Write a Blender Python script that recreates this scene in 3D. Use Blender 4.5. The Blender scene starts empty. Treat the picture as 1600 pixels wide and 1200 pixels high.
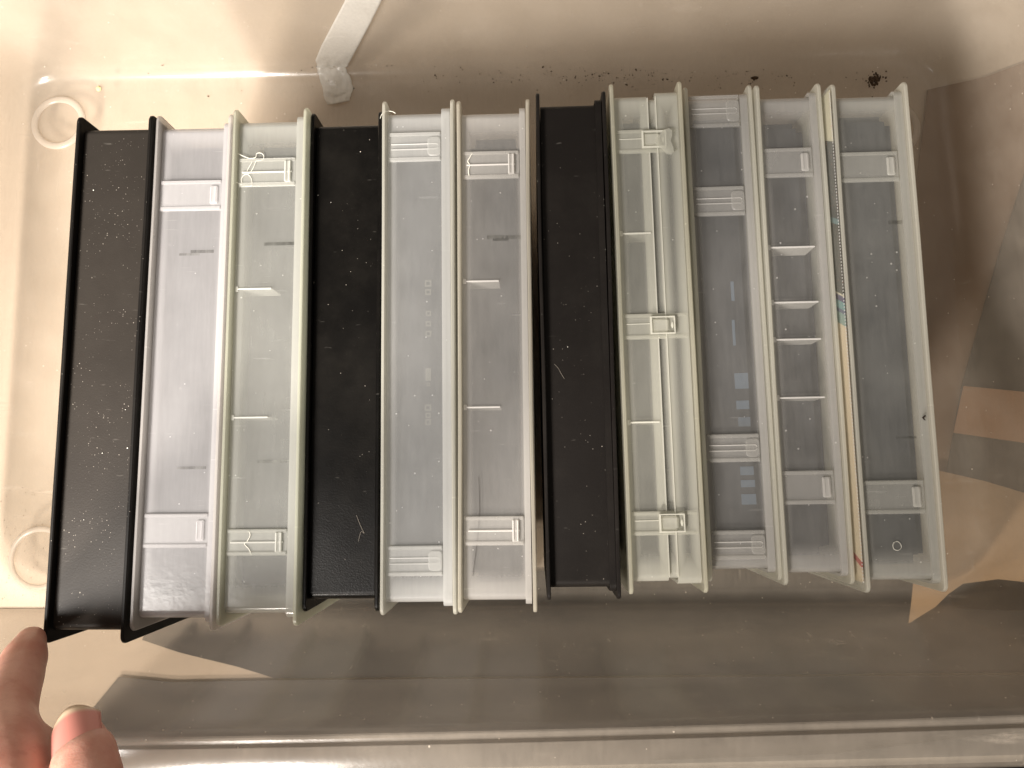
import bpy, bmesh, math, random
import numpy as np
from mathutils import Vector, Matrix, noise
random.seed(7)
S = bpy.context.scene
COL = S.collection
R_ = math.radians

# ---------------------------------------------------------------- camera
F, CX, CY = 1200., 800., 600.            # focal length and centre in photo pixels
CAM_H = 0.425
nd = Vector((40, -145, -1200)).normalized()
yd = Vector((-109, 9896, -1200)); yd = (yd - yd.dot(nd)*nd).normalized()
zd = -nd
xd = yd.cross(zd)
W2C = Matrix((xd, yd, zd))               # rows: world axes seen from the camera
cam_d = bpy.data.cameras.new('camera'); cam = bpy.data.objects.new('camera', cam_d); COL.objects.link(cam)
cam.matrix_world = Matrix.Translation((0, 0, CAM_H)) @ W2C.to_4x4()
cam_d.sensor_width = 36; cam_d.lens = 36*F/1600
cam_d.clip_start = 0.01; cam_d.clip_end = 20
S.camera = cam

def ray(px, py):
    return W2C @ Vector((px-CX, -(py-CY), -F))
def at(px, py, z=0.0):
    d = ray(px, py); s = (z-CAM_H)/d.z
    return Vector((d.x*s, d.y*s, z))

# ---------------------------------------------------------------- world and lamps
wd = bpy.data.worlds.new('World'); S.world = wd; wd.use_nodes = True
bg = wd.node_tree.nodes['Background']
bg.inputs['Color'].default_value = (1.0, 0.88, 0.76, 1); bg.inputs['Strength'].default_value = 0.26
def area(name, loc, target, size, power, color, spread=180):
    l = bpy.data.lights.new(name, 'AREA'); l.shape = 'RECTANGLE'; l.size = size[0]; l.size_y = size[1]
    l.energy = power; l.color = color; l.spread = R_(spread)
    o = bpy.data.objects.new(name, l); COL.objects.link(o); o.location = loc
    o.rotation_euler = (Vector(target)-Vector(loc)).to_track_quat('-Z', 'Y').to_euler()
    return o
area('room_lamp', (-0.44, -0.34, 0.68), (-0.14, 0.11, 0.0), (0.30, 0.20), 4.25, (1.0, 0.94, 0.88), 98)
area('back_wall_fill', (-0.55, -1.15, 0.95), (-0.14, 0.26, 0.08), (0.17, 0.12), 5.2, (1.0, 0.92, 0.84), 66)  # unseen fill light added to brighten the back wall
S.view_settings.view_transform = 'Standard'; S.view_settings.look = 'None'
S.view_settings.exposure = 0.0; S.view_settings.gamma = 1.0
S.cycles.max_bounces = 10; S.cycles.diffuse_bounces = 4; S.cycles.glossy_bounces = 4
S.cycles.transmission_bounces = 8; S.cycles.transparent_max_bounces = 28
S.cycles.use_denoising = True; S.cycles.sample_clamp_indirect = 4.0
S.cycles.caustics_reflective = False; S.cycles.caustics_refractive = False

# ---------------------------------------------------------------- materials
def lin(c):
    return tuple(((v/255)/12.92 if v/255 <= 0.04045 else ((v/255+0.055)/1.055)**2.4) for v in c) + (1,)
class NT:
    def __init__(s, name):
        s.m = bpy.data.materials.new(name); s.m.use_nodes = True; s.t = s.m.node_tree; s.t.nodes.clear()
        s.out = s.n('ShaderNodeOutputMaterial')
    def n(s, typ, **kw):
        nd_ = s.t.nodes.new(typ)
        for k, v in kw.items():
            if k.startswith('i_'):
                key = k[2:]; key = int(key) if key.isdigit() else key.replace('_', ' ')
                s.set(nd_.inputs[key], v)
            else: setattr(nd_, k, v)
        return nd_
    def set(s, inp, v):
        if isinstance(v, bpy.types.NodeSocket): s.t.links.new(v, inp)
        else: inp.default_value = v
    def math(s, op, a, b=0.0, clamp=False):
        q = s.n('ShaderNodeMath', operation=op, use_clamp=clamp); s.set(q.inputs[0], a); s.set(q.inputs[1], b); return q.outputs[0]
    def mix(s, fac, a, b):
        q = s.n('ShaderNodeMix', data_type='RGBA'); s.set(q.inputs['Factor'], fac); s.set(q.inputs['A'], a); s.set(q.inputs['B'], b); return q.outputs['Result']
    def ms(s, fac, a, b):
        q = s.n('ShaderNodeMixShader'); s.set(q.inputs[0], fac); s.t.links.new(a, q.inputs[1]); s.t.links.new(b, q.inputs[2]); return q.outputs[0]
    def noise(s, scale, detail=4, rough=0.6, vec=None, stretch=None):
        c = vec or s.co()
        if stretch:
            mp = s.n('ShaderNodeMapping'); s.t.links.new(c, mp.inputs['Vector']); mp.inputs['Scale'].default_value = stretch; c = mp.outputs[0]
        q = s.n('ShaderNodeTexNoise', i_Scale=scale, i_Detail=detail, i_Roughness=rough); s.t.links.new(c, q.inputs['Vector'])
        return q.outputs['Fac']
    def co(s):
        if not hasattr(s, '_c'):
            tc = s.n('ShaderNodeTexCoord')
            oi = s.n('ShaderNodeObjectInfo')
            va = s.n('ShaderNodeVectorMath', operation='ADD')
            s.t.links.new(tc.outputs['Object'], va.inputs[0]); s.t.links.new(oi.outputs['Random'], va.inputs[1])
            s._c = va.outputs[0]
        return s._c
    def ramp(s, v, lo, hi):
        q = s.n('ShaderNodeMapRange', interpolation_type='SMOOTHSTEP'); s.set(q.inputs['Value'], v)
        q.inputs['From Min'].default_value = lo; q.inputs['From Max'].default_value = hi
        return q.outputs['Result']
    def specks(s, scale, radius, keep):
        """small round marks: 1 inside, 0 outside; keep = share of cells that hold one"""
        v = s.n('ShaderNodeTexVoronoi', i_Scale=scale); s.t.links.new(s.co(), v.inputs['Vector'])
        sep = s.n('ShaderNodeSeparateColor'); s.t.links.new(v.outputs['Color'], sep.inputs[0])
        sel = s.math('LESS_THAN', sep.outputs[0], keep)
        r = s.math('MULTIPLY', sep.outputs[1], radius)
        ins = s.math('LESS_THAN', v.outputs['Distance'], r)
        return s.math('MULTIPLY', sel, ins)
    def done(s, sh):
        s.t.links.new(sh, s.out.inputs['Surface']); return s.m

def milky(name, color, p, rough=0.28, dust=0.10, tr=0.5, streak=0.12, tint=(0.97, 0.97, 0.96, 1), blur=0.0, edge=0.0, scuff=0.0):
    """thin milky plastic: part clear, part scattering, with a soft sheen"""
    k = NT(name)
    n1 = k.noise(55, 3, 0.55); n2 = k.noise(600, 3, 0.6, stretch=(1, 0.12, 1))
    pv = k.math('ADD', p, k.math('MULTIPLY', k.math('SUBTRACT', n1, 0.5), streak*1.2))
    pv = k.math('ADD', pv, k.math('MULTIPLY', k.math('SUBTRACT', n2, 0.5), streak*0.8))
    sp = k.math('MULTIPLY', k.specks(420, 0.17, dust), 0.8)
    scr = k.ramp(k.noise(900, 2, 0.5, stretch=(0.06, 1, 0.06)), 0.70, 0.78)
    if scuff:
        s1 = k.ramp(k.noise(130, 5, 0.7, stretch=(0.16, 1.0, 0.3)), 0.60, 0.72)
        s2 = k.ramp(k.noise(420, 3, 0.6, stretch=(1.0, 0.10, 0.2)), 0.66, 0.74)
        patchy = k.ramp(k.noise(9, 4, 0.6), 0.40, 0.62)
        pv = k.math('ADD', pv, k.math('MULTIPLY', k.math('MULTIPLY', k.math('ADD', s1, s2), patchy), scuff))
    if edge:
        tc = k.n('ShaderNodeTexCoord'); sx = k.n('ShaderNodeSeparateXYZ'); k.t.links.new(tc.outputs['Object'], sx.inputs[0])
        A = lambda nm: k.n('ShaderNodeAttribute', attribute_type='OBJECT', attribute_name=nm).outputs['Fac']
        dy = k.math('SUBTRACT', A('ext_y'), k.math('ABSOLUTE', sx.outputs[1]))
        dx = k.math('MINIMUM', k.math('SUBTRACT', sx.outputs[0], A('ext_a')), k.math('SUBTRACT', A('ext_b'), sx.outputs[0]))
        wob = k.math('MULTIPLY', k.math('SUBTRACT', n1, 0.5), 0.004)
        e1 = k.math('SUBTRACT', 1.0, k.ramp(k.math('ADD', dy, wob), 0.002, 0.013))
        e2 = k.math('SUBTRACT', 1.0, k.ramp(k.math('ADD', dx, k.math('MULTIPLY', wob, .3)), 0.0008, 0.0046))
        pv = k.math('ADD', pv, k.math('MULTIPLY', k.math('MAXIMUM', e1, k.math('MULTIPLY', e2, .8)), edge))
    pv = k.math('MAXIMUM', pv, sp, clamp=True)
    pv = k.math('ADD', pv, k.math('MULTIPLY', scr, 0.10), clamp=True)
    col = k.mix(k.math('MULTIPLY', n1, 0.35), lin(color), tuple(c*0.86 for c in lin(color)[:3])+(1,))
    bmp = k.n('ShaderNodeBump', i_Strength=0.10, i_Distance=0.0004); k.t.links.new(k.noise(350, 4, 0.6), bmp.inputs['Height'])
    d = k.n('ShaderNodeBsdfDiffuse'); k.set(d.inputs[0], col)
    t = k.n('ShaderNodeBsdfTranslucent'); k.set(t.inputs[0], col)
    body = k.ms(tr, d.outputs[0], t.outputs[0])
    clear = k.n('ShaderNodeBsdfTransparent'); clear.inputs[0].default_value = tint
    see = clear.outputs[0]
    if blur:
        rf = k.n('ShaderNodeBsdfRefraction', i_Roughness=0.42, i_IOR=1.22); rf.inputs[0].default_value = tint
        see = k.ms(blur, see, rf.outputs[0])
    base = k.ms(pv, see, body)
    fr = k.n('ShaderNodeFresnel', i_IOR=1.45); k.t.links.new(bmp.outputs[0], fr.inputs['Normal'])
    g = k.n('ShaderNodeBsdfGlossy', i_Roughness=rough); k.t.links.new(bmp.outputs[0], g.inputs['Normal'])
    geo = k.n('ShaderNodeNewGeometry')
    ff = k.math('MULTIPLY', k.math('MINIMUM', fr.outputs[0], 0.5), k.math('SUBTRACT', 1.0, geo.outputs['Backfacing']))
    return k.done(k.ms(ff, base, g.outputs[0]))

def black_plastic(name, color, rough, dust):
    k = NT(name)
    n1 = k.noise(40, 5, 0.6)
    sp = k.specks(330, 0.10, dust*.5); sp2 = k.specks(1100, 0.20, dust)
    clump = k.ramp(k.noise(60, 3, 0.6), 0.42, 0.62)
    dustm = k.math('MULTIPLY', k.math('MAXIMUM', sp, sp2), clump)
    scr = k.ramp(k.noise(500, 2, 0.5, stretch=(0.25, 1, 0.25)), 0.71, 0.80)
    film = k.math('MULTIPLY', k.ramp(k.noise(24, 5, 0.7), 0.35, 0.8), 0.014)
    c = k.mix(film, lin(color), lin((190, 180, 165)))
    c = k.mix(k.math('MULTIPLY', scr, 0.10), c, lin((170, 165, 155)))
    c = k.mix(k.math('MULTIPLY', dustm, 0.5), c, lin((215, 205, 190)))
    bmp = k.n('ShaderNodeBump', i_Strength=0.16, i_Distance=0.0003); k.t.links.new(k.noise(1500, 3, 0.6), bmp.inputs['Height'])
    b = k.n('ShaderNodeBsdfPrincipled'); k.set(b.inputs['Base Color'], c); b.inputs['Specular IOR Level'].default_value = 0.16
    k.set(b.inputs['Roughness'], k.math('ADD', rough, k.math('MULTIPLY', n1, 0.15)))
    k.t.links.new(bmp.outputs[0], b.inputs['Normal'])
    return k.done(b.outputs[0])

def simple(name, color, rough=0.7, var=0.2, scale=60, spec=0.3, bump=0.1):
    k = NT(name)
    n1 = k.noise(scale, 6, 0.65)
    c = k.mix(n1, lin(color), tuple(v*(1-var) for v in lin(color)[:3])+(1,))
    bmp = k.n('ShaderNodeBump', i_Strength=bump, i_Distance=0.0005); k.t.links.new(k.noise(scale*9, 3, 0.6), bmp.inputs['Height'])
    b = k.n('ShaderNodeBsdfPrincipled', i_Roughness=rough); k.set(b.inputs['Base Color'], c)
    b.inputs['Specular IOR Level'].default_value = spec
    k.t.links.new(bmp.outputs[0], b.inputs['Normal'])
    return k.done(b.outputs[0])

# ---------------------------------------------------------------- mesh helpers
def link(name, bm, mat, parent=None, smooth=False, angle=35):
    me = bpy.data.meshes.new(name)
    bmesh.ops.recalc_face_normals(bm, faces=bm.faces)
    bm.to_mesh(me); bm.free()
    if mat: me.materials.append(mat)
    o = bpy.data.objects.new(name, me); COL.objects.link(o)
    if parent: o.parent = parent
    if smooth:
        me.polygons.foreach_set('use_smooth', [True]*len(me.polygons))
        me.set_sharp_from_angle(angle=R_(angle))
    return o
def tag(o, label=None, cat=None, group=None, kind=None):
    for k_, v in (('label', label), ('category', cat), ('group', group), ('kind', kind)):
        if v: o[k_] = v
    return o
def empty(name, loc, rz=0):
    o = bpy.data.objects.new(name, None); COL.objects.link(o); o.location = loc; o.rotation_euler = (0, 0, rz)
    o.empty_display_size = 0.01
    return o
def rrect(a0, a1, b0, b1, r, n=5, sub=1):
    """rounded rectangle, counter-clockwise"""
    rr = r if hasattr(r, '__len__') else (r, r, r, r)
    cs = [(a1-rr[0], b0+rr[0], -90, rr[0]), (a1-rr[1], b1-rr[1], 0, rr[1]), (a0+rr[2], b1-rr[2], 90, rr[2]), (a0+rr[3], b0+rr[3], 180, rr[3])]
    p = []
    for cx_, cy_, a, r_ in cs:
        for i in range(n+1):
            t = R_(a + 90*i/n); p.append((cx_+r_*math.cos(t), cy_+r_*math.sin(t)))
    return p
def inset(p, d):
    q = []; n = len(p)
    for i in range(n):
        a = Vector(p[i-1]); b = Vector(p[i]); c = Vector(p[(i+1) % n])
        e1 = (b-a); e2 = (c-b)
        if e1.length < 1e-9: e1 = e2
        if e2.length < 1e-9: e2 = e1
        e1.normalize(); e2.normalize()
        nn = Vector((-(e1.y+e2.y), e1.x+e2.x)); nn.normalize()
        q.append((b.x+nn.x*d, b.y+nn.y*d))
    return q
def bridge(bm, A, B):
    n = len(A)
    for i in range(n): bm.faces.new((A[i], A[(i+1) % n], B[(i+1) % n], B[i]))
def slab_bm(prof, x0, x1, bev, bm=None, bow=None):
    """profile in (y,z) extruded along x, with bevelled rims"""
    bm = bm or bmesh.new()
    pi = inset(prof, bev); rings = []
    for x, p in ((x0, pi), (x0+bev, prof), (x1-bev, prof), (x1, pi)):
        rings.append([bm.verts.new((x + (bow(y, z) if bow else 0), y, z)) for y, z in p])
    for a, b in zip(rings, rings[1:]): bridge(bm, a, b)
    bm.faces.new(rings[0][::-1]); bm.faces.new(rings[-1])
    return bm
def slab_z(prof, z0, z1, bev):
    bm = bmesh.new(); pi = inset(prof, bev)
    rings = [[bm.verts.new((x, y, z)) for x, y in p] for z, p in ((z0, prof), (z1-bev, prof), (z1, pi))]
    for a, b in zip(rings, rings[1:]): bridge(bm, a, b)
    bm.faces.new(rings[0][::-1]); bm.faces.new(rings[-1])
    return bm
def ring_bm(outer, inner, x0, x1, bm=None):
    """hollow profile (a wall running all round) extruded along x"""
    bm = bm or bmesh.new(); q = []
    for x in (x0, x1):
        q.append(([bm.verts.new((x, y, z)) for y, z in outer], [bm.verts.new((x, y, z)) for y, z in inner]))
    bridge(bm, q[0][0], q[1][0]); bridge(bm, q[1][1], q[0][1]); bridge(bm, q[0][1], q[0][0]); bridge(bm, q[1][0], q[1][1])
    return bm
def box_bm(x0, x1, y0, y1, z0, z1, bev=0.0, bm=None, seg=1):
    bm = bm or bmesh.new()
    vs = [bm.verts.new((x, y, z)) for x in (x0, x1) for y in (y0, y1) for z in (z0, z1)]
    f = [(0, 1, 3, 2), (4, 6, 7, 5), (0, 4, 5, 1), (2, 3, 7, 6), (0, 2, 6, 4), (1, 5, 7, 3)]
    fs = [bm.faces.new([vs[i] for i in q]) for q in f]
    if bev:
        es = list({e for q in fs for e in q.edges})
        bmesh.ops.bevel(bm, geom=es, offset=bev, segments=seg, affect='EDGES')
    return bm
def tube_bm(pts, rad, n=8, bm=None, caps=True):
    bm = bm or bmesh.new(); rings = []
    pts = [Vector(p) for p in pts]
    for i, p in enumerate(pts):
        d = (pts[min(i+1, len(pts)-1)] - pts[max(i-1, 0)]).normalized()
        u = d.cross(Vector((0, 0, 1)));  u = u if u.length > 1e-3 else d.cross(Vector((1, 0, 0))); u.normalize(); v = d.cross(u)
        r = rad[i] if hasattr(rad, '__len__') else rad
        rings.append([bm.verts.new(p + r*(u*math.cos(2*math.pi*k_/n) + v*math.sin(2*math.pi*k_/n))) for k_ in range(n)])
    for a, b in zip(rings, rings[1:]): bridge(bm, a, b)
    if caps: bm.faces.new(rings[0][::-1]); bm.faces.new(rings[-1])
    return bm

# ---------------------------------------------------------------- the ground below the tub
GZ = -0.012
g_mat = simple('beige_board', (206, 187, 166), 0.75, 0.12, 12)
bm = box_bm(-2, 2, -2, 2, GZ-0.02, GZ)
tag(link('ground', bm, g_mat), kind='structure')
def patch(name, px, z, mat, th=0.0006):
    bm = bmesh.new(); P = [at(x, y, z+th) for x, y in px]
    top = [bm.verts.new(p) for p in P]; bot = [bm.verts.new((p.x, p.y, z)) for p in P]
    bm.faces.new(top); bm.faces.new(bot[::-1]); bridge(bm, bot, top)
    return link(name, bm, mat)
m_brown = simple('brown_shade_sheet', (15, 11, 8), 0.8, 0.25, 18)
m_grey = simple('grey_shade_sheet', (32, 26, 21), 0.8, 0.2, 18)
m_slate = simple('slate_card', (62, 55, 48), 0.8, 0.2, 20)
m_kraft = simple('kraft_card', (176, 132, 96), 0.8, 0.15, 30)
m_kraft2 = simple('pale_kraft_card', (172, 140, 104), 0.8, 0.15, 30)
m_rose = simple('rose_brown_card', (136, 106, 82), 0.8, 0.15, 20)
P = patch('shade_sheet', [(245, 930), (222, 1000), (282, 1020), (372, 1042), (430, 1060), (1750, 1050), (1750, 900), (1420, 905), (1200, 880), (600, 900)], GZ+.001, m_brown)  # dark sheet whose colour carries the shade below the cases
tag(P, 'darkest brown sheet coloured as shade under the front edge of the tub below the cases', 'sheet')
P = patch('shade_sheet', [(185, 1058), (270, 1066), (430, 1063), (1800, 1053), (1800, 1700), (-60, 1700), (60, 1260), (130, 1125)], GZ+.003, m_grey)  # sheet darkened to carry the shade along the front wall
tag(P, 'grey brown painted shade sheet seen through the front wall of the tub beside the thumb', 'sheet')
P = patch('card_sheet', [(1450, 140), (1540, 120), (1700, 60), (1700, 960), (1490, 950), (1380, 700)], GZ+.001, m_rose)
tag(P, 'broad reddish brown card under the right side of the tub', 'card')
P = patch('card_sheet', [(1605, 260), (1560, 400), (1502, 606), (1478, 745), (1900, 860), (1900, 200)], GZ+.003, m_slate)
tag(P, 'slate grey card with a slanted edge under the right edge of the tub', 'card')
P = patch('card_piece', [(1506, 603), (1700, 622), (1700, 706), (1490, 676)], GZ+.005, m_kraft)
tag(P, 'small orange brown card strip crossing the slate grey card at right', 'card')
P = patch('card_piece', [(1466, 735), (1540, 752), (1700, 800), (1700, 920), (1560, 905), (1505, 912), (1482, 928), (1462, 948), (1420, 974), (1424, 945), (1428, 905)], GZ+.0065, m_kraft2)
tag(P, 'pale tan card wedge at the lower right foot of the last case', 'card')

m_tan = simple('tan_shade_sheet', (138, 121, 102), 0.8, 0.15, 14)
P = patch('card_sheet', [(-900, 951), (300, 951), (480, 1100), (480, 1500), (-900, 1500)], GZ+.0003, m_tan)  # tan sheet added to darken the ground, in place of shade
tag(P, 'tan shade sheet added in front of the tub, behind the index finger and thumb', 'card')
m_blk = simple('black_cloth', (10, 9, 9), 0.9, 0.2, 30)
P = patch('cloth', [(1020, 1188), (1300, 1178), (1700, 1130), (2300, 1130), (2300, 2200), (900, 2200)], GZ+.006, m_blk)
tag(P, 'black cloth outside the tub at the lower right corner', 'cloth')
# ---------------------------------------------------------------- the tub
m_tub = milky('tub_plastic', (242, 229, 212), 0.17, rough=0.20, dust=0.05, tr=0.16, streak=0.12, scuff=0.16)
X0, X1, Y0, Y1 = -0.311, 0.236, -0.068, 0.242        # floor outline (where the walls start)
TH = 0.152; SL = 0.135                               # wall height and outward slope
def tub_loop(off, z, r):
    n = 8; pts = []
    a0, a1, b0, b1 = X0-off, X1+off, Y0-off, Y1+off
    base = []
    for cx_, cy_, a in ((a1-r, b0+r, -90), (a1-r, b1-r, 0), (a0+r, b1-r, 90), (a0+r, b0+r, 180)):
        for i in range(n+1):
            t = R_(a+90*i/n); base.append((cx_+r*math.cos(t), cy_+r*math.sin(t)))
    full = []
    for i in range(len(base)):                        # subdivide the straights so that the walls can bow
        p, q = base[i], base[(i+1) % len(base)]
        m = 14 if (i+1) % (n+1) == 0 else 1
        for k_ in range(m): full.append((p[0]+(q[0]-p[0])*k_/m, p[1]+(q[1]-p[1])*k_/m))
    for x, y in full:
        u = (x-a0)/(a1-a0); h = z/TH
        if y < (b0+b1)/2: y += h*(0.002 + 0.016*max(0, u-0.2)**1.6)*min(1, max(0, (1-(y-b0)/0.1)))
        else: y -= 0.0018*math.sin(math.pi*u)
        pts.append((x, y, z))
    return pts
bm = bmesh.new(); loops = []
fr = 0.011
prof = []
for i in range(7):
    a = R_(90*i/6 * (1-0.085)); prof.append((-fr*0.86 + fr*math.sin(a), fr*(1-math.cos(a))))
o_, z_ = prof[-1]
for z in (0.02, 0.04, 0.07, 0.10, 0.125, 0.141, 0.1495): prof.append((o_+(z-z_)*SL, z))
o2 = prof[-1][0]
prof += [(o2+.0010, .1518), (o2+.0024, .1525), (o2+.0036, .1518), (o2+.0040, .1503), (o2+.0052, .1500), (o2+.0062, .1512), (o2+.0078, .1512), (o2+.014, .1500), (o2+.0185, .1478), (o2+.0205, .1440), (o2+.0212, .134)]
for off, z in prof:
    loops.append([bm.verts.new(p) for p in tub_loop(off, z, 0.030 + off*1.2)])
for a, b in zip(loops, loops[1:]): bridge(bm, a, b)
# floor: concentric loops down to one face
c0 = Vector(((X0+X1)/2, (Y0+Y1)/2, 0))
prev = loops[0]
for s in (0.93, 0.8, 0.6, 0.4, 0.2):
    cur = []
    for v in loops[0]:
        p = c0 + (v.co-c0)*s
        p.z = 0.0005*noise.noise(p*22) if s > .25 else 0
        cur.append(bm.verts.new(p))
    bridge(bm, cur, prev); prev = cur
bm.faces.new(prev)
tub = empty('storage_tub', (0, 0, 0))
tag(tub, 'large shallow translucent plastic tub holding the row of upright cases', 'tub')
shell = link('tub_shell', bm, m_tub, tub, smooth=True, angle=50)
sm = shell.modifiers.new('thickness', 'SOLIDIFY'); sm.thickness = 0.0016; sm.offset = -1
if shell.data.polygons[len(shell.data.polygons)-1].normal.z < 0: shell.data.flip_normals()
def ring_foot(px, py, r, wd_):
    c = at(px, py, 0.0); bm = bmesh.new(); n = 48; m = 8; rs = []
    for i in range(n):
        a = 2*math.pi*i/n
        rs.append([bm.verts.new((c.x+(r+wd_*math.cos(math.pi*j/(m-1)))*math.cos(a), c.y+(r+wd_*math.cos(math.pi*j/(m-1)))*math.sin(a), 0.0003+0.0011*math.sin(math.pi*j/(m-1)))) for j in range(m)])
    for i in range(n):
        A, B = rs[i], rs[(i+1) % n]
        for j in range(m): bm.faces.new((A[j], A[(j+1) % m], B[(j+1) % m], B[j]))
    link('foot_ring', bm, m_ringp, tub, smooth=True)
m_ringp = milky('foot_ring_plastic', (240, 230, 218), 0.45, rough=0.25, tr=0.4)
ring_foot(92, 192, 0.0145, 0.0020)
ring_foot(62, 872, 0.0160, 0.0016)
ring_foot(1392, 200, 0.0145, 0.0020)
ring_foot(1385, 850, 0.0160, 0.0016)

# ---------------------------------------------------------------- the cases
TINT = {
    'lilac':   dict(c=(228, 226, 227), p=0.36),
    'green':   dict(c=(222, 222, 216), p=0.29, e=.26),
    'clear':   dict(c=(222, 222, 220), p=0.25, e=.32),
    'warm':    dict(c=(224, 221, 217), p=0.23, e=.32),
    'cream':   dict(c=(224, 223, 213), p=0.25, e=.38),
    'grey':    dict(c=(213, 211, 208), p=0.15, e=.36),
    'grey2':   dict(c=(212, 211, 205), p=0.15, e=.36),
}
MAT = {}
for k_, v in TINT.items():
    c = v['c']
    MAT[k_+'_wall'] = milky('milky_%s_wall' % k_, c, v['p'], rough=0.20, dust=0.10, edge=v.get('e', .28))
    cc = {'green': (225, 226, 207), 'lilac': (234, 229, 224), 'cream': (226, 223, 204), 'warm': (230, 224, 208)}.get(k_, (226, 224, 212))
    MAT[k_+'_cover'] = milky('milky_%s_cover' % k_, cc, 0.58, rough=0.30, dust=0.12)
    MAT[k_+'_clip'] = milky('milky_%s_clip' % k_, tuple(min(255, x+14) for x in c), 0.50, rough=0.2, dust=0.0)
    MAT[k_+'_plate'] = milky('milky_%s_plate' % k_, tuple(min(255, x+6) for x in c), v['p']*.7+.16, rough=0.28, dust=0.04)
    MAT[k_+'_line'] = milky('milky_%s_line' % k_, tuple(min(255, x+20) for x in c), 0.62, rough=0.2, dust=0.0, tr=0.35)
MAT['b1_wall'] = black_plastic('black_dusty_wall', (47, 43, 39), 0.36, 0.5)
MAT['b4_wall'] = black_plastic('black_gloss_wall', (10, 9, 8), 0.22, 0.05)
MAT['b7_wall'] = black_plastic('black_plain_wall', (25, 22, 20), 0.36, 0.12)
for b in ('b1', 'b4', 'b7'): MAT[b+'_cover'] = MAT[b+'_wall']
MAT['b1_cover'] = black_plastic('black_dusty_cover', (22, 20, 18), 0.40, 0.22)

m_block = simple('dark_grey_block', (48, 50, 54), 0.6, 0.15, 40)
m_scuff = milky('dark_scuff', (60, 58, 56), 0.09, rough=.5, dust=0, streak=.5)
m_print5 = simple('faded_print', (112, 112, 106), 0.7, 0.3, 400)
m_print9 = simple('pale_blue_print', (92, 108, 126), 0.7, 0.3, 300)
CASES = [
 dict(q=[(118,178),(240,178),(68,1007),(190,1007)], z=.131, k='b1', strip=0,
      label='dusty dull black case at the left end of the row, touched by a fingertip'),
 dict(q=[(243,172),(361,180),(200,988),(333,987)], z=.129, k='lilac', strip=2.2, latch='C', ly=[(283,330),(802,856)], rib=[], marks=[(298,334,391,4),(280,312,396,3),(276,322,729,4)],
      label='lilac tinted milky case between the dusty black case and the greenish case'),
 dict(q=[(362,170),(480,162),(335,987),(463,973)], z=.128, k='green', strip=3.0, latch='A', ly=[(248,292),(826,868)], rib=[(451,.62),(652,.62)], marks=[(413,460,379,4),(402,448,719,4)],
      label='greenish milky case with a stray thread loop near its upper latch'),
 dict(q=[(487,172),(595,172),(470,957),(592,957)], z=.124, k='b4', strip=0,
      label='glossy deep black case, second black one from the left, between greenish and clear cases'),
 dict(q=[(596,153),(710,153),(595,963),(712,962)], z=.127, k='clear', strip=3.6, latch='B', ly=[(208,253),(852,900)], rib=[], print=[(664,674,438,10),(664,674,452,9),(665,674,486,8),(665,674,502,8),(665,674,517,9),(665,674,575,20),(665,674,598,5),(664,674,632,10),(664,674,645,8),(664,674,655,9)],
      label='clear case with a broad pale right strip, just right of the glossy black case'),
 dict(q=[(713,155),(827,150),(717,960),(838,958)], z=.127, k='warm', strip=2.4, latch='A', ly=[(237,280),(806,852)], rib=[(439,.62),(636,.62)], marks=[(761,788,368,5),(789,818,368,5),(770,795,373,3)],
      label='scuffed clear case with a long dark hair on it, left of the middle black case'),
 dict(q=[(838,140),(945,140),(853,940),(973,937)], z=.125, k='b7', strip=2.6,
      label='matt black case in the middle of the row, between the hair-marked and the cream case'),
 dict(q=[(952,128),(1065,123),(985,930),(1107,928)], z=.126, k='cream', strip=0, latch='D', ly=[(203,240),(490,530),(798,836)], rib=[(364,.5),(659,.5)], seam=True,
      label='cream tinted case split along a lengthwise seam, with three square latches'),
 dict(q=[(1067,132),(1176,130),(1110,912),(1222,906)], z=.120, k='grey', strip=3.0, latch='B', ly=[(150,200),(292,338),(678,722),(828,874)], rib=[], print=[(1147,1170,583,24),(1150,1171,626,13),(1153,1173,652,14),(1156,1178,729,13),(1157,1180,750,11),(1158,1182,772,16),(1141,1148,440,30),(1143,1150,500,40)],
      label='smoky clear case with four round-ended latches, right of the cream seamed case'),
 dict(q=[(1178,128),(1283,128),(1223,912),(1338,918)], z=.122, k='grey', strip=2.6, latch='C', ly=[(232,278),(735,788)], rib=[(386,.93),(472,.93),(530,.93),(621,.93)],
      label='smoky clear case with four thin cross ribs, second from the right end'),
 dict(q=[(1298,130),(1419,122),(1356,922),(1483,932)], z=.125, k='grey2', strip=3.0, latch='C', ly=[(238,285),(750,803)], rib=[], marks=[(1388,1410,345,5),(1400,1432,682,3)],
      label='grey clear case at the right end of the row, printed paper on its left cover'),
]
EXT = [0, 0, 0]
def ext(o):
    o['ext_y'], o['ext_a'], o['ext_b'] = [float(v) for v in EXT]; return o
REC, T, ENDM = 0.0034, 0.0015, 0.0042
lastR = [-9, -9]
case_roots = []
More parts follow.
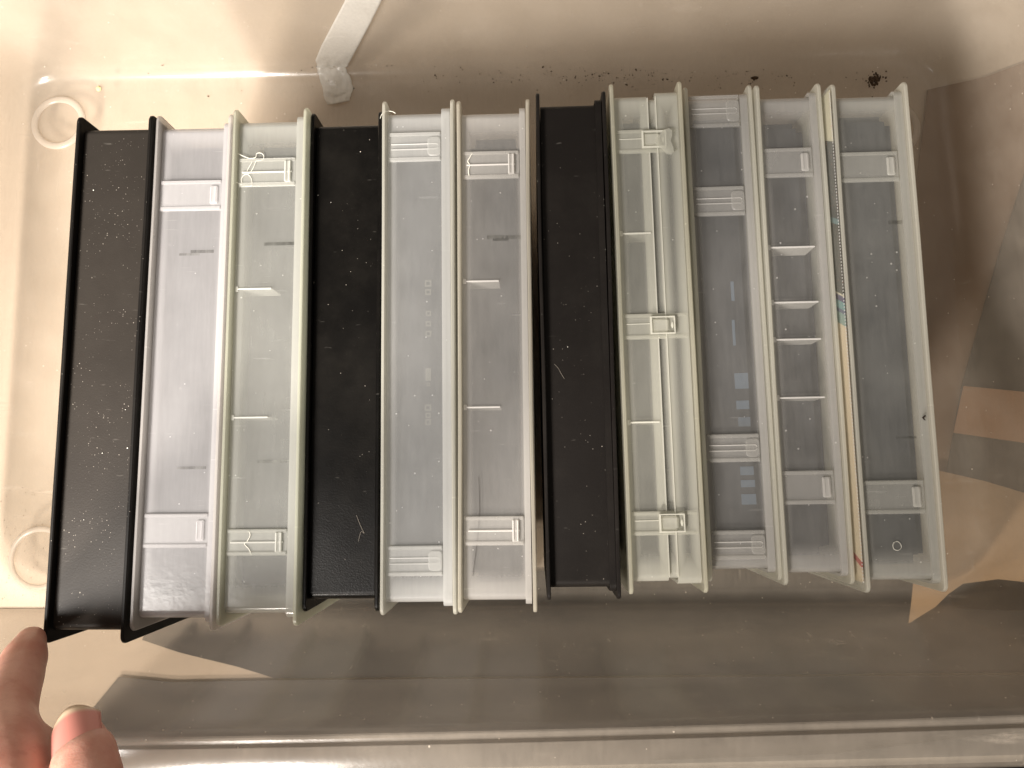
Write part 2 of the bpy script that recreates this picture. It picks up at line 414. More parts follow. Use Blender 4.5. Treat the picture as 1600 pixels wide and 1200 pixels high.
for ci, C in enumerate(CASES):
    z = C['z']; tl, tr_, bl, br_ = [at(x, y, z) for x, y in C['q']]
    for i, (l, r) in enumerate(((tl, tr_), (bl, br_))):
        if l.x < lastR[i]+.0004: l.x = lastR[i]+.0004
    lastR = [tr_.x, br_.x]
    cen = (tl+tr_+bl+br_)/4; cen.z = 0
    up = ((tl+tr_)/2-(bl+br_)/2); rot = math.atan2(-up.x, up.y)
    w = ((tr_.x-tl.x)+(br_.x-bl.x))/2*math.cos(rot); L = up.length
    C.update(w=w, L=L, cen=cen, rot=rot)
    k = C['k']; MW, MC = MAT[k+'_wall'], MAT[k+'_cover']
    root = empty('media_case', cen + Vector((0, 0, 0.0010)), rot); tag(root, C['label'], 'case', 'plastic cases standing in a row in the tub')
    case_roots.append(root)
    H = z-0.0010; hw = w/2; hl = L/2
    inv = Matrix.Rotation(-rot, 3, 'Z')
    def loc(px, py, zz):                                # a point of the photo at height zz, in the case's own frame
        q = at(px, py, zz+0.001) - cen; q.z = zz; q = inv @ q; return q
    ph1, ph2, amp = random.random()*6, random.random()*6, random.uniform(.0001, .0003)
    # two covers
    pr = rrect(-hl, hl, 0, H, 0.0030, 6)
    # add points along the long sides so that the covers can bow a little
    pr2 = []
    for i, p in enumerate(pr):
        q = pr[(i+1) % len(pr)]
        m = 16 if abs(p[0]-q[0]) > .05 else 1
        for j in range(m): pr2.append((p[0]+(q[0]-p[0])*j/m, p[1]+(q[1]-p[1])*j/m))
    bowf = lambda y, z, s=1, A=amp, a=ph1, b=ph2: s*A*(math.sin(y*22+a)+0.5*math.sin(y*61+b))*max(0, z/0.13-.3)
    c1 = link('cover', slab_bm(pr2, -hw, -hw+T, 0.00035, bow=lambda y, z: bowf(y, z)), MC, root, smooth=True, angle=40)
    c2 = link('cover', slab_bm(pr2, hw-T, hw, 0.00035, bow=lambda y, z: bowf(y, z, -1)), MC, root, smooth=True, angle=40)
    zt = H-REC
    el = ENDM
    def wall(x0, x1, up_, th=0.0012, el_=None, zb=0.004, r=0.0032):
        e = el if el_ is None else el_
        o = rrect(-hl+e, hl-e, zb, zt+up_, r, 6); i_ = inset(o, th); EXT[:] = [hl-e, x0, x1]
        return ring_bm(o, i_, x0, x1)
    xl, xr = -hw+T+.0002, hw-T-.0002
    if C.get('seam'):
        s0 = xl+(xr-xl)*0.53; s1 = xl+(xr-xl)*0.66
        ext(link('box_wall', wall(xl, s0, 0), MW, root, smooth=True))
        ext(link('lid_wall', wall(s1, xr, 0.0010, el_=el-.001), MW, root, smooth=True))
        ext(link('inner_wall', wall(s0-.003, s1+.002, -.0007, el_=el+.001), MW, root, smooth=True))
        link('seam_edge', box_bm(s0-.0001, s0+.0003, -hl+.006, hl-.006, zt-.001, zt+.0004), MAT[k+'_line'], root)
        link('seam_edge', box_bm(s1-.0003, s1+.0001, -hl+.006, hl-.006, zt-.001, zt+.0014), MAT[k+'_line'], root)
        # dark gap where the two halves stand apart at the bottom end
    else:
        ext(link('box_wall', wall(xl, xr, 0), MW, root, smooth=True))
    st = C['strip']*0.001
    if st:
        if k[0] != 'b' or True:
            ext(link('lid_wall', wall(xr-st, xr-.0001, 0.0016, th=.0011, el_=el-.0014), MW, root, smooth=True))
    if k[0] != 'b':
        ML, MK, MP = MAT[k+'_line'], MAT[k+'_clip'], MAT[k+'_plate']
        xe = xr-st if st else xr
        # narrow inner corner post along the left cover
        link('corner_rail', box_bm(xl+.0003, xl+.0016, -hl+.008, hl-.008, zt-.005, zt-.0014, .0003), MW, root)
        for (ya, yb) in C['ly']:
            xm = (C['q'][0][0]+C['q'][1][0])/2
            tt = (ya-150)/800; xm = xm*(1-tt)+(C['q'][2][0]+C['q'][3][0])/2*tt
            pa, pb = loc(xm, ya, zt), loc(xm, yb, zt); yc = (pa.y+pb.y)/2; hy = abs(pa.y-pb.y)/2
            typ = C['latch']
            lt = link('latch', box_bm(xl+.0004, xe-.0003, yc-hy, yc+hy, zt+.0001, zt+.0006, .0002), MP, root)
            for s in (-1, 1):
                link('latch_rib', box_bm(xl+.0006, xe-.0006, yc+s*(hy-.0009)-.0007, yc+s*(hy-.0009)+.0007, zt+.0007, zt+.0011, .0003), MP, lt)
            if typ == 'A':
                link('tongue', tube_bm([(xl+.002, yc, zt+.0009), (xe-.0020, yc, zt+.0009)], .00038, 8), ML, lt, smooth=True)
                b = box_bm(xe-.0048, xe-.0022, yc-hy*.75, yc+hy*.75, zt+.0007, zt+.0013, .0002)
                link('clip', b, MK, lt)
                link('clip_edge', box_bm(xe-.0048, xe-.0042, yc-hy*.7, yc+hy*.7, zt+.0014, zt+.0018, .0001), ML, lt)
                link('clip_edge', box_bm(xe-.0030, xe-.0025, yc-hy*.7, yc+hy*.7, zt+.0014, zt+.0018, .0001), ML, lt)
            elif typ == 'B':
                for s in (-1, 1):
                    link('tongue', tube_bm([(xl+.0015, yc+s*.0011, zt+.0009), (xe-.002, yc+s*.0011, zt+.0009), (xe-.0014, yc+s*.0004, zt+.0009)], .00025 if s < 0 else .00018, 6), ML if s > 0 else MK, lt, smooth=True)
                o = rrect(yc-hy*.66, yc+hy*.66, zt-.0062, zt-.0024, .0012, 4)
                pad = slab_z(rrect(xe-.0058, xe-.0004, yc-hy*.66, yc+hy*.66, .0016, 4), zt+.0007, zt+.0012, .0003)
                link('clip', pad, MP, lt, smooth=True)
            elif typ == 'C':
                link('clip', slab_z(rrect(xe-.0050, xe-.0018, yc-hy*.6, yc+hy*.6, .0006, 3), zt+.0007, zt+.0012, .0002), MK, lt)
                link('clip_edge', box_bm(xe-.0046, xe-.0043, yc-hy*.5, yc+hy*.5, zt+.0013, zt+.0015), MK, lt)
                link('clip_edge', box_bm(xe-.0028, xe-.0025, yc-hy*.5, yc+hy*.5, zt+.0013, zt+.0015), MK, lt)
            elif typ == 'D':
                cxm = xl+(xr-xl)*0.545; s_ = .0038
                link('clip', box_bm(cxm-.0030, cxm+.0040, yc-s_*.72, yc+s_*.72, zt+.0008, zt+.0024, .0007, seg=2), MK, lt, smooth=True)
                # thin frame of the clip
                fb = bmesh.new(); x0_, x1_, y0_, y1_ = cxm-.0036, cxm+.0062, yc-s_*.92, yc+s_*.92
                for (a, b, c, d) in ((x0_, x1_, y0_, y0_+.0004), (x0_, x1_, y1_-.0004, y1_), (x0_, x0_+.0007, y0_+.0004, y1_-.0004), (x1_-.0004, x1_, y0_+.0004, y1_-.0004)):
                    box_bm(a, b, c, d, zt+.0016, zt+.0028, bm=fb)
                link('clip_frame', fb, ML, lt)
                link('pin', tube_bm([(cxm+.0052, yc-.0012, zt+.0017), (cxm+.0052, yc, zt+.0018), (cxm+.0052, yc+.0012, zt+.0017)], [.0002, .0005, .0002], 6), ML, lt, smooth=True)
                link('tongue', tube_bm([(xl+.0015, yc+.001, zt+.0009), (cxm-.003, yc+.001, zt+.0009)], .00016, 6), ML, lt)
        # added dark block in place of the unseen contents, darkens the interior
        zd = zt - (.0120 if C['rib'] else .0062)
        link('inner_dark_block', box_bm(xl+.0006, xr-.0004, -hl+el+.0050, hl-el-.0050, .008, zd, .0040, seg=4), m_block, root)
        for (mx0, mx1, my, mh) in C.get('marks', []):
            a_ = loc(mx0, my, zt); b_ = loc(mx1, my+mh, zt)
            link('scuff_mark', box_bm(a_.x, b_.x, b_.y, a_.y, zt+.00003, zt+.0001), m_scuff, root)
        for (mx0, mx1, my, mh) in C.get('print', []):
            a_ = loc(mx0, my, zd); b_ = loc(mx1, my+mh, zd); bm = bmesh.new()
            if mh <= 10:
                n_ = 16; cxx, cyy, ro = (a_.x+b_.x)/2, (a_.y+b_.y)/2, abs(a_.y-b_.y)/2
                box_bm(cxx-ro, cxx-ro*.5, cyy-ro, cyy+ro, zd+.0001, zd+.0003, bm=bm); box_bm(cxx+ro*.5, cxx+ro, cyy-ro, cyy+ro, zd+.0001, zd+.0003, bm=bm)
                box_bm(cxx-ro*.5, cxx+ro*.5, cyy+ro*.5, cyy+ro, zd+.0001, zd+.0003, bm=bm); box_bm(cxx-ro*.5, cxx+ro*.5, cyy-ro, cyy-ro*.5, zd+.0001, zd+.0003, bm=bm)
            else: box_bm(a_.x, b_.x, b_.y, a_.y, zd+.0001, zd+.0003, .0001, bm=bm)
            link('inner_print', bm, m_print9 if ci == 8 else m_print5, root)
        for (ry, wfrac) in C['rib']:
            tt = (ry-150)/800; xm = (C['q'][0][0]+C['q'][1][0])/2*(1-tt)+(C['q'][2][0]+C['q'][3][0])/2*tt
            yy = loc(xm, ry, zt).y
            x1_ = xl + (xe-xl)*wfrac
            bm = bmesh.new()
            th0, th1 = .0004, .0009
            # blade: thicker towards the left cover, running down into the case
            vs = []
            for x, t_ in ((xl+.0004, th1), (xl+.0015, th0), (x1_, th0*.8)):
                vs.append([bm.verts.new((x, yy-t_/1, zt-.0112)), bm.verts.new((x, yy+t_/1, zt-.0112)), bm.verts.new((x, yy+t_/2, zt-.0014)), bm.verts.new((x, yy-t_/2, zt-.0014))])
            for a, b in zip(vs, vs[1:]): bridge(bm, a, b)
            bm.faces.new(vs[0][::-1]); bm.faces.new(vs[-1])
            box_bm(xl+.0006, x1_, yy-.00036, yy+.00036, zt+.0001, zt+.0005, .0002, bm=bm)
            box_bm(xl+.0004, xl+.0016, yy-.0011, yy+.0011, zt+.0001, zt+.0005, .0002, bm=bm)
            link('rib', bm, ML, root)

# paper insert and sleeve on the left cover of the last case
C = CASES[-1]; root = case_roots[-1]; hw, hl, H = C['w']/2, C['L']/2, C['z']-.001
k = NT('printed_paper')
tc = k.n('ShaderNodeTexCoord'); sx = k.n('ShaderNodeSeparateXYZ'); k.t.links.new(tc.outputs['Object'], sx.inputs[0])
u = k.math('ADD', k.math('DIVIDE', sx.outputs[1], 2*hl), 0.5)            # 0 bottom end .. 1 top end
u = k.math('ADD', u, k.math('MULTIPLY', k.math('SUBTRACT', sx.outputs[2], H), 2.5))
cr = k.n('ShaderNodeValToRGB'); cr.color_ramp.interpolation = 'CONSTANT'
els = [(0, (196, 180, 154)), (.030, (188, 168, 142)), (.040, (160, 58, 50)), (.053, (196, 180, 154)), (.500, (118, 140, 134)), (.522, (74, 78, 104)), (.531, (100, 138, 138)), (.543, (70, 60, 92)),
       (.556, (190, 184, 164)), (.560, (52, 49, 42)), (.70, (92, 112, 116)), (.712, (50, 50, 48)), (.872, (190, 184, 162))]
e = cr.color_ramp.elements
while len(e) > 1: e.remove(e[0])
e[0].position = 0; e[0].color = lin(els[0][1])
for p_, c_ in els[1:]:
    x = e.new(p_); x.color = lin(c_)
k.t.links.new(u, cr.inputs[0])
b = k.n('ShaderNodeBsdfPrincipled', i_Roughness=0.35)
pn = k.noise(160, 4, .6); k.set(b.inputs['Base Color'], k.mix(k.math('MULTIPLY', k.ramp(k.noise(900, 2, .5), .66, .72), 0.5), cr.outputs[0], lin((190, 120, 100))))
m_paper = k.done(b.outputs[0])
bm = bmesh.new()
def sheet(bm, prof_, y0, y1, th):
    rows = []
    ny = 24
    for i in range(ny+1):
        y = y0+(y1-y0)*i/ny; w_ = 1+.35*math.sin(y*30)
        rows.append([bm.verts.new((-hw-.0007-dx*w_+t_, y, z_)) for t_ in (0, th) for dx, z_ in (prof_ if t_ == 0 else prof_[::-1])])
    for a, b in zip(rows, rows[1:]): bridge(bm, a, b)
    bm.faces.new(rows[0][::-1]); bm.faces.new(rows[-1])
PR = [(0, H-.0008), (.0002, H-.003), (.0005, H-.007), (.0008, H-.012), (.0009, H-.03), (.0009, H-.07), (.0010, .006)]
sheet(bm, PR, -hl+.004, hl-.003, .0002)
pp = link('paper_insert', bm, m_paper, root, smooth=True)
m_film = milky('sleeve_film', (235, 235, 228), 0.10, rough=0.08, dust=0.05, tr=.5)
pf = bmesh.new(); sheet(pf, [(dx*1.05+.0004, z_) for dx, z_ in PR], -hl+.0015, hl-.0015, .0001)
fs = link('sleeve', pf, m_film, root)
bm = bmesh.new()
n = 150
for i in range(n):
    y = -hl+.004+(2*hl-.008)*i/n
    box_bm(-hw-.0012, -hw-.00095, y, y+.0006, H-.0004, H+.0002, bm=bm)
st_ = link('sleeve_crimp', bm, MAT['grey_line'], fs); st_['kind'] = 'stuff'

# ---------------------------------------------------------------- small things on the cases
m_thread = simple('pale_thread', (235, 232, 220), .4, .05, 300)
m_lint = simple('dull_lint', (150, 142, 130), .5, .1, 300)
m_hair = simple('dark_hair', (46, 38, 32), .4, .1, 300)
def strand(name, pts, z, r, mat, label, cat, lift=None):
    V = [at(x, y, z) for x, y in pts]
    # smooth it with a catmull-rom pass
    out = []
    for i in range(len(V)-1):
        p0, p1, p2, p3 = V[max(i-1, 0)], V[i], V[i+1], V[min(i+2, len(V)-1)]
        for j in range(5):
            t = j/5
            out.append(.5*((2*p1)+(p2-p0)*t+(2*p0-5*p1+4*p2-p3)*t*t+(3*p1-p0-3*p2+p3)*t**3))
    out.append(V[-1])
    o = link(name, tube_bm(out, r*.62, 6), mat, smooth=True)
    return tag(o, label, cat)
z3 = CASES[2]['z']-REC+.0003
strand('thread', [(372, 240), (388, 247), (399, 246), (401, 240), (407, 239), (412, 243), (411, 249), (404, 251), (400, 252), (396, 262), (390, 270), (386, 268), (394, 253)], z3+.0006, .00022, m_thread, 'pale looped thread lying over the upper latch of the greenish case', 'thread')
strand('thread', [(368, 284), (378, 288), (377, 280), (382, 273), (388, 273), (393, 280), (393, 290), (384, 291)], z3+.0006, .0002, m_thread, 'short pale curl of thread just below the looped thread on the greenish case', 'thread')
strand('thread', [(388, 829), (391, 836), (386, 846), (382, 850), (389, 858), (393, 867)], z3+.0006, .0003, m_thread, 'kinked pale fibre across the lower latch of the greenish case', 'fibre')
z6 = CASES[5]['z']-REC+.0003
strand('thread', [(738, 239), (734, 246), (731, 252), (734, 258), (732, 266), (733, 275)], z6+.0006, .0003, m_thread, 'short crinkled white fibre on the upper latch of the scuffed case', 'fibre')
strand('hair', [(748, 745), (749, 770), (749, 800), (747, 830), (744, 860), (741, 880), (739, 900)], z6+.0002, .00012, m_hair, 'long dark hair lying lengthwise on the lower end of the scuffed clear case', 'hair')
z4 = CASES[3]['z']-REC+.0003
strand('thread', [(557, 805), (560, 813), (565, 825), (569, 833), (564, 831), (560, 846)], z4, .00011, m_lint, 'tiny pale fibre on the lower part of the glossy black case', 'fibre')
z7 = CASES[6]['z']-REC+.0003
strand('thread', [(866, 569), (872, 575), (877, 584), (882, 592)], z7, .00009, m_lint, 'faint pale scratch thread halfway down the matt black case', 'fibre')
z5 = CASES[4]['z']
strand('thread', [(594, 185), (597, 178), (603, 174), (612, 174), (618, 177)], z5-.002, .0002, m_thread, 'curved thread at the top corner of the clear case beside the glossy black one', 'thread')
z11 = CASES[10]['z']-REC+.0004
strand('hair', [(1396, 848), (1402, 846), (1407, 850), (1408, 856), (1403, 860), (1397, 858), (1395, 852), (1397, 848)], z11, .00012, m_thread, 'small pale ring mark near the bottom of the case at the right end', 'ring')
bm = bmesh.new()
pts = [at(x, y, CASES[10]['z']-.0020+.0012) for x, y in ((1441, 652), (1446, 648), (1447, 650), (1444, 653), (1447, 657), (1444, 656))]
top = [bm.verts.new(p) for p in pts]; bot = [bm.verts.new(p-Vector((0, 0, .0003))) for p in pts]
bm.faces.new(top); bm.faces.new(bot); bridge(bm, top, bot)
tag(link('dirt_flake', bm, m_hair), 'tiny black flake on the pale rim of the case at the right end', 'flake')
# bow shaped scrap of tape by the upper latch of the seamed case
z8 = CASES[7]['z']-REC+.0032
bm = bmesh.new()
pts = [at(x, y, z8) for x, y in ((1026, 215), (1036, 203), (1045, 200), (1050, 204), (1050, 212), (1048, 220), (1052, 230), (1053, 237), (1049, 241), (1042, 240), (1035, 232), (1027, 226), (1023, 221))]
top = [bm.verts.new(p) for p in pts]; bot = [bm.verts.new(p-Vector((0, 0, .0005))) for p in pts]
bm.faces.new(top); bm.faces.new(bot[::-1]); bridge(bm, bot, top)
tag(link('plastic_scrap', bm, MAT['cream_plate'], smooth=False), 'bow shaped scrap of clear plastic by the top latch of the seamed cream case', 'scrap')

# ---------------------------------------------------------------- tape on the back wall
def wall_pt(px, py, off=0.0):
    """the tub's back wall (or floor) under a photo pixel"""
    d = ray(px, py); o = Vector((0, 0, CAM_H))
    p = at(px, py, 0.0)
    u_ = (p.x-X0)/(X1-X0); yb = Y1-.0018*math.sin(math.pi*u_)-0.0012
    n_ = Vector((0, -1, SL)).normalized(); q0 = Vector((0, yb, 0))
    t = (q0-o).dot(n_)/d.dot(n_); q = o+d*t
    if q.z > 0.004: return q + n_*off
    k2 = max(0, min(1, (0.242-p.y)/0.014))
    p.z = 0.004*(1-k2)**2
    return p + Vector((0, 0, off))
Lp = [(552, -40), (540, 0), (520, 38), (503, 70), (494, 92), (498, 112), (503, 130), (506, 150), (512, 163)]
Rp = [(610, -40), (596, 2), (578, 38), (560, 72), (546, 98), (542, 110), (549, 122), (553, 140), (546, 157)]
bm = bmesh.new(); rows = []; nr = 60; nc = 16
def lerp_list(Lq, t):
    f_ = t*(len(Lq)-1); i = min(int(f_), len(Lq)-2); a = f_-i
    return (Lq[i][0]*(1-a)+Lq[i+1][0]*a, Lq[i][1]*(1-a)+Lq[i+1][1]*a)
for i in range(nr):
    t = i/(nr-1); a = lerp_list(Lp, t); b = lerp_list(Rp, t); row = []
    for j in range(nc):
        s = j/(nc-1)
        jx = random.uniform(-1, 1) if j in (0, nc-1) and t > .5 else 0
        x, y = a[0]*(1-s)+b[0]*s+jx, a[1]*(1-s)+b[1]*s
        q = wall_pt(x, y)
        cr_ = min(1, max(0, (t-.42)/.2))
        h = .0006 + cr_*.0022*abs(noise.noise(Vector((x*.06, y*.06, 3)))) + cr_*.0012*abs(noise.noise(Vector((x*.17, y*.15, 7)))) + .0003*abs(noise.noise(Vector((x*.03, y*.2, 9))))
        row.append(bm.verts.new(q + Vector((0, -.6, .8)).normalized()*h))
    rows.append(row)
for r0, r1 in zip(rows, rows[1:]):
    for j in range(nc-1): bm.faces.new((r0[j], r0[j+1], r1[j+1], r1[j]))
m_tape = milky('clear_tape', (250, 247, 240), 0.48, rough=0.16, dust=0.02, tr=0.12, streak=.25)
tp = link('tape_strip', bm, m_tape, smooth=True, angle=60)
sm = tp.modifiers.new('thickness', 'SOLIDIFY'); sm.thickness = .00012
tag(tp, 'crumpled strip of translucent tape stuck down the back wall of the tub', 'tape')

# ---------------------------------------------------------------- dirt
m_dirt = simple('dark_dirt', (82, 64, 46), .8, .3, 400)
m_crumb = simple('pale_crumb', (232, 214, 160), .7, .1, 400)
def blob(bm, c, r, flat=.6, seed=0, sub=1):
    res = bmesh.ops.create_icosphere(bm, subdivisions=sub, radius=1)
    rz = random.random()*6; ax = random.uniform(.6, 1.6)
    for v in res['verts']:
        d = v.co.copy(); f_ = 1+.45*noise.noise(d*1.7+Vector((seed, seed*.7, 0)))
        p = Vector((d.x*ax, d.y, d.z*flat))*r*f_
        p.rotate(Matrix.Rotation(rz, 3, 'Z')); v.co = p+c
bm = bmesh.new()
rnd = random.Random(5)
def floor_z(p):
    k2 = max(0, min(1, (Y1-.001-p.y)/.012)); return .0105*(1-k2)**2.2 if p.y > .2 else .0002
for i in range(400):
    x = rnd.gauss(1010, 190) if rnd.random() < .75 else rnd.uniform(120, 1430)
    y = 106+abs(rnd.gauss(0, 14))+rnd.random()*10
    if x > 1420 or x < 60: continue
    p = at(x, y, 0); p.z = floor_z(p)
    blob(bm, p, rnd.choice((.00012, .00016, .0002, .0003, .00045)) * rnd.uniform(.6, 1.2), seed=i)
for i in range(130):
    x, y = rnd.uniform(560, 1040), 948+abs(rnd.gauss(0, 8)); p = at(x, y, 0); p.z = .0006
    blob(bm, p, rnd.uniform(.00012, .0003), seed=i)
for i in range(90):
    x, y = rnd.uniform(2, 70), rnd.uniform(760, 950); p = at(x, y, 0); p.z = .0004
    blob(bm, p, rnd.uniform(.0001, .00026), seed=i)
tag(link('dirt_specks', bm, m_dirt), 'scattered dark dirt specks along the floor edges of the tub', 'dirt', kind='stuff')
bm = bmesh.new(); p = at(1181, 120, .002); p.z = floor_z(p)+.0008
res = bmesh.ops.create_uvsphere(bm, u_segments=14, v_segments=8, radius=1)
for v in res['verts']: v.co = Vector((v.co.x*.0023*(1-.15*v.co.x), v.co.y*.0010, v.co.z*.0008))+p
tag(link('seed', bm, m_dirt, smooth=True), 'dark oval seed on the tub floor behind the gap left of the ribbed case', 'seed')
bm = bmesh.new()
for i in range(60):
    a = rnd.random(); x = 1366+rnd.gauss(0, 7); y = 126+rnd.gauss(0, 5)+ (6*a if x < 1364 else -2)
    p = at(x, y, 0); p.z = floor_z(p)+rnd.random()*.001
    core = max(0, 1-math.hypot((x-1366)/9, (y-127)/8))
    blob(bm, p, .0003+.0011*core+rnd.random()*.0003, .45, seed=i, sub=2)
tag(link('dirt_clump', bm, m_dirt), 'ragged dark clump of dirt behind the last case at the right', 'dirt')
for i, (x, y, s, lb) in enumerate(((155, 139, .0016, 'pale yellow crumb on the tub floor above the left black case'), (326, 151, .0007, 'small brown grain on the tub floor above the lilac case'))):
    bm = bmesh.new(); p = at(x, y, 0); p.z = .0005
    blob(bm, p, s, .4, seed=i+3, sub=2)
    tag(link('crumb', bm, m_crumb if i == 0 else m_dirt, smooth=True), lb, 'crumb')
bm = bmesh.new()
for (x, y, r, zz) in ((489, 443, .0007, z4), (490, 441, .0004, z4), (497, 305, .0004, z4), (563, 237, .0003, z4), (481, 628, .0003, z4), (517, 316, .0003, z4), (887, 542, .0003, z7), (938, 318, .0003, z7), (146, 297, .0005, .1279), (131, 812, .0004, .1279), (199, 700, .0005, .1279), (196, 640, .0004, .1279), (160, 708, .0004, .1279)):
    p = at(x, y, zz); blob(bm, p, r*.55, .5, seed=x)
tag(link('lint_specks', bm, m_thread), 'tiny white lint specks lying on the black cases', 'lint', kind='stuff')

# ---------------------------------------------------------------- the hand
def loft(bm, pts, rads, flat=1.0, n=20, nrm=None):
    """closed tapering tube through pts; rads = (width, depth) per point; nrm = direction of the finger's back"""
    P_ = [Vector(p) for p in pts]; out = []
    # resample
    Q, RR = [], []
    for i in range(len(P_)-1):
        p0, p1, p2, p3 = P_[max(i-1, 0)], P_[i], P_[i+1], P_[min(i+2, len(P_)-1)]
        for j in range(6):
            t = j/6
            Q.append(.5*((2*p1)+(p2-p0)*t+(2*p0-5*p1+4*p2-p3)*t*t+(3*p1-p0-3*p2+p3)*t**3))
            e_ = t*t*(3-2*t); RR.append((rads[i][0]*(1-e_)+rads[i+1][0]*e_, rads[i][1]*(1-e_)+rads[i+1][1]*e_))
    Q.append(P_[-1]); RR.append(rads[-1])
    d0 = (Q[-1]-Q[-2]).normalized()
    r = RR[-1][0]
    for a in (25, 45, 62, 76, 86):                      # rounded end
        Q.append(P_[-1]+d0*r*.95*math.sin(R_(a))); RR.append((rads[-1][0]*math.cos(R_(a)), rads[-1][1]*math.cos(R_(a))))
    rings = []
    for i, p in enumerate(Q):
        d = (Q[min(i+1, len(Q)-1)]-Q[max(i-1, 0)]).normalized()
        b_ = (nrm - d*nrm.dot(d)).normalized(); s_ = d.cross(b_)
        rings.append([bm.verts.new(p + s_*RR[i][0]*math.cos(2*math.pi*k_/n) + b_*RR[i][1]*math.sin(2*math.pi*k_/n)) for k_ in range(n)])
    for a, b in zip(rings, rings[1:]): bridge(bm, a, b)
    bm.faces.new(rings[0][::-1]); bm.faces.new(rings[-1])
hand = bmesh.new()
up = Vector((0, .25, 1)).normalized()
mm = .001
# index finger: tip presses on the lower left corner of the first case
I = [at(40, 1420, .205), at(28, 1290, .200), at(18, 1190, .188), at(10, 1120, .171), at(24, 1065, .155), at(35, 1035, .146), at(47, 1003, .136)]
ir = [(10.5, 10.5), (10.2, 10), (10.8, 10.3), (9.3, 9), (9.1, 8.6), (8.6, 7.8), (6.0, 5.4)]
loft(hand, I, [(a*mm, b*mm) for a, b in ir], nrm=Vector((-.35, .2, .9)).normalized())
# thumb
Tm = [at(170, 1640, .215), at(150, 1450, .21), at(142, 1330, .205), at(138, 1240, .198), at(131, 1185, .192), at(127, 1158, .188)]
tr2 = [(14, 14), (11.5, 11.5), (10.2, 9.6), (9.9, 8.6), (9.3, 7.4), (7.3, 5.2)]
loft(hand, Tm, [(a*mm, b*mm) for a, b in tr2], nrm=Vector((.16, .35, 1)).normalized())
# palm, wrist and the three curled fingers, outside the frame
MC_ = [at(40, 1430, .205), at(-60, 1440, .200), at(-150, 1470, .190), at(-225, 1520, .178)]
wrist = at(20, 1950, .24)
for i, m in enumerate(MC_):
    loft(hand, [wrist+Vector((.012-.010*i, 0, -.002*i)), (wrist+m)/2+Vector((.006-.005*i, 0, .002)), m], [(15*mm, 13*mm), (14*mm, 13*mm), (11*mm, 11*mm)], nrm=up)
loft(hand, [wrist, (wrist*.5+at(170, 1640, .215)*.5), at(160, 1560, .212)], [(17*mm, 15*mm), (16*mm, 14*mm), (12*mm, 12*mm)], nrm=up)
loft(hand, [wrist+Vector((.035, .015, .12)), wrist+Vector((.014, .004, .05)), wrist], [(32*mm, 26*mm), (27*mm, 20*mm), (26*mm, 17*mm)], nrm=up)
for i, m in enumerate(MC_[1:]):
    s = (1.0, .94, .78)[i]
    a = m+Vector((-.004, .030*s, .006)); b = a+Vector((.004, .012*s, -.022*s)); c = b+Vector((.006, -.010*s, -.014*s))
    loft(hand, [m, (m+a)/2+Vector((0, 0, .003)), a, (a+b)/2, b, c], [(10.5*mm*s, 10.5*mm*s), (9.2*mm*s, 9*mm*s), (9.4*mm*s, 9*mm*s), (8.4*mm*s, 8*mm*s), (8.2*mm*s, 7.6*mm*s), (6.6*mm*s, 6*mm*s)], nrm=Vector((0, .6, .8)))
k = NT('skin')
n1 = k.noise(70, 4, .6); n2 = k.noise(900, 3, .6); n3 = k.noise(350, 3, .6, stretch=(.35, 1, 1))
c = k.mix(k.ramp(n1, .35, .68), lin((228, 174, 154)), lin((214, 150, 130)))
c = k.mix(k.math('MULTIPLY', k.ramp(n3, .55, .75), .22), c, lin((168, 90, 70)))
b = k.n('ShaderNodeBsdfPrincipled', i_Roughness=.46); k.set(b.inputs['Base Color'], c)
b.inputs['Subsurface Weight'].default_value = .35; b.inputs['Subsurface Radius'].default_value = (1, .35, .2); b.inputs['Subsurface Scale'].default_value = .003
bmp = k.n('ShaderNodeBump', i_Strength=.32, i_Distance=.0005)
k.t.links.new(k.math('ADD', k.math('MULTIPLY', n2, .5), n3), bmp.inputs['Height']); k.t.links.new(bmp.outputs[0], b.inputs['Normal'])
m_skin = k.done(b.outputs[0])
person = empty('person', tuple(wrist))
tag(person, 'hand at the lower left, fingertip on the corner of the dusty black case', 'hand')
ho = link('hand', hand, m_skin); ho.parent = person; ho.matrix_parent_inverse = Matrix.Translation(-wrist)
rm = ho.modifiers.new('skin_union', 'REMESH'); rm.mode = 'VOXEL'; rm.voxel_size = .0009; rm.use_smooth_shade = True
s2 = ho.modifiers.new('soften', 'SMOOTH'); s2.factor = .6; s2.iterations = 9
# thumb nail: a curved plate on the back of the thumb
k = NT('nail'); tc = k.n('ShaderNodeTexCoord'); sp = k.n('ShaderNodeSeparateXYZ'); k.t.links.new(tc.outputs['UV'], sp.inputs[0])
c = k.mix(k.ramp(sp.outputs[1], .84, .93), lin((226, 150, 136)), lin((236, 208, 176)))
c = k.mix(k.math('MULTIPLY', k.ramp(sp.outputs[1], .30, .08), .5), c, lin((240, 205, 195)))
b = k.n('ShaderNodeBsdfPrincipled', i_Roughness=.28); k.set(b.inputs['Base Color'], c)
m_nail = k.done(b.outputs[0])
tip = at(127, 1158, .188); base = at(133, 1196, .1925)
ax = (tip-at(137, 1225, .196)).normalized(); nb = (Vector((.16, .35, 1)) - ax*ax.dot(Vector((.16, .35, 1)))).normalized(); sd = ax.cross(nb)
bm = bmesh.new(); uvl = bm.loops.layers.uv.new('uv'); rows = []
nu, nv = 17, 19
L0 = .0168
org = tip - ax*.0098
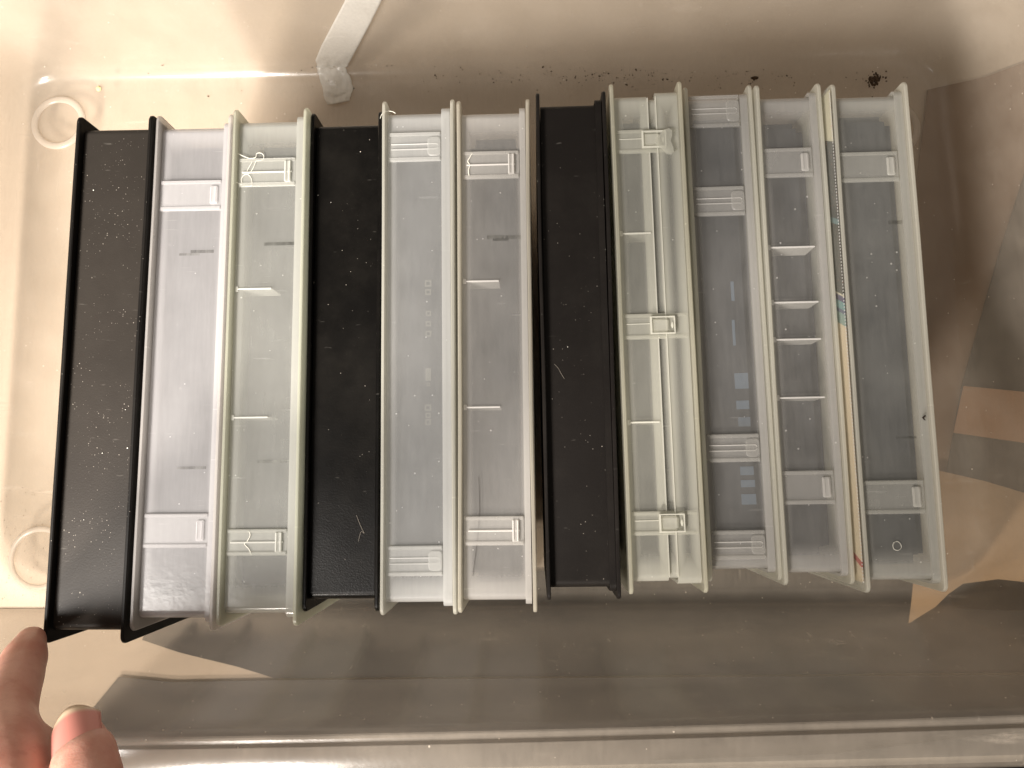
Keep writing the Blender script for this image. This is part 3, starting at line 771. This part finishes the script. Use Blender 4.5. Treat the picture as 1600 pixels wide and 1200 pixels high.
for i in range(nv):
    v = i/(nv-1); row = []
    for j in range(nu):
        u_ = j/(nu-1)*2-1
        wv = (.0073 if v > .25 else .0073*(1-.18*((.25-v)/.25)**2))
        endc = .0024*(1-u_*u_) if v > .5 else 0
        bc = .0022*(1-u_*u_)*(1-v)*1.0
        if v > .86: wv *= math.sqrt(max(0, 1-((v-.86)/.14)**2*.35))
        rz = .0079*math.sqrt(max(0, 1-(u_*.86)**2))
        drop = .0022*v*v
        p = org + ax*(L0*v + endc*(v-.5)*2 - bc) + sd*(u_*wv) + nb*(rz-.0003-drop)
        row.append((bm.verts.new(p), ((u_+1)/2, v)))
    rows.append(row)
for r0, r1 in zip(rows, rows[1:]):
    for j in range(nu-1):
        q = (r0[j], r0[j+1], r1[j+1], r1[j]); f_ = bm.faces.new([a[0] for a in q])
        for lp, a in zip(f_.loops, q): lp[uvl].uv = a[1]
na = link('thumb_nail', bm, m_nail, smooth=True, angle=80); na.parent = person; na.matrix_parent_inverse = Matrix.Translation(-wrist)
sm = na.modifiers.new('thickness', 'SOLIDIFY'); sm.thickness = .0006

# unseen body and left sleeve of the person, added to shade the front right
m_shirt = simple('dark_shirt', (44, 42, 46), 0.9, 0.3, 90)
bm = bmesh.new()
loft(bm, [(.22, -.46, -.30), (.22, -.46, .05), (.21, -.45, .35), (.20, -.44, .62), (.19, -.43, .78), (.18, -.42, .86)],
     [(.17, .11), (.17, .115), (.185, .12), (.20, .115), (.15, .09), (.06, .06)], n=32, nrm=Vector((0, 1, 0)))
link('unseen_shirt_body', bm, m_shirt, person, smooth=True).matrix_parent_inverse = Matrix.Translation(-wrist)
bm = bmesh.new()
w0 = wrist+Vector((.018, .006, .06))
loft(bm, [(.16, -.40, .74), (.06, -.30, .60), (-.04, -.21, .46), (-.085, -.17, .37), tuple(w0)], [(.066, .066), (.060, .060), (.056, .056), (.050, .050), (.040, .034)], n=24, nrm=Vector((0, 1, 0.3)))
link('unseen_shirt_sleeve', bm, m_shirt, person, smooth=True).matrix_parent_inverse = Matrix.Translation(-wrist)
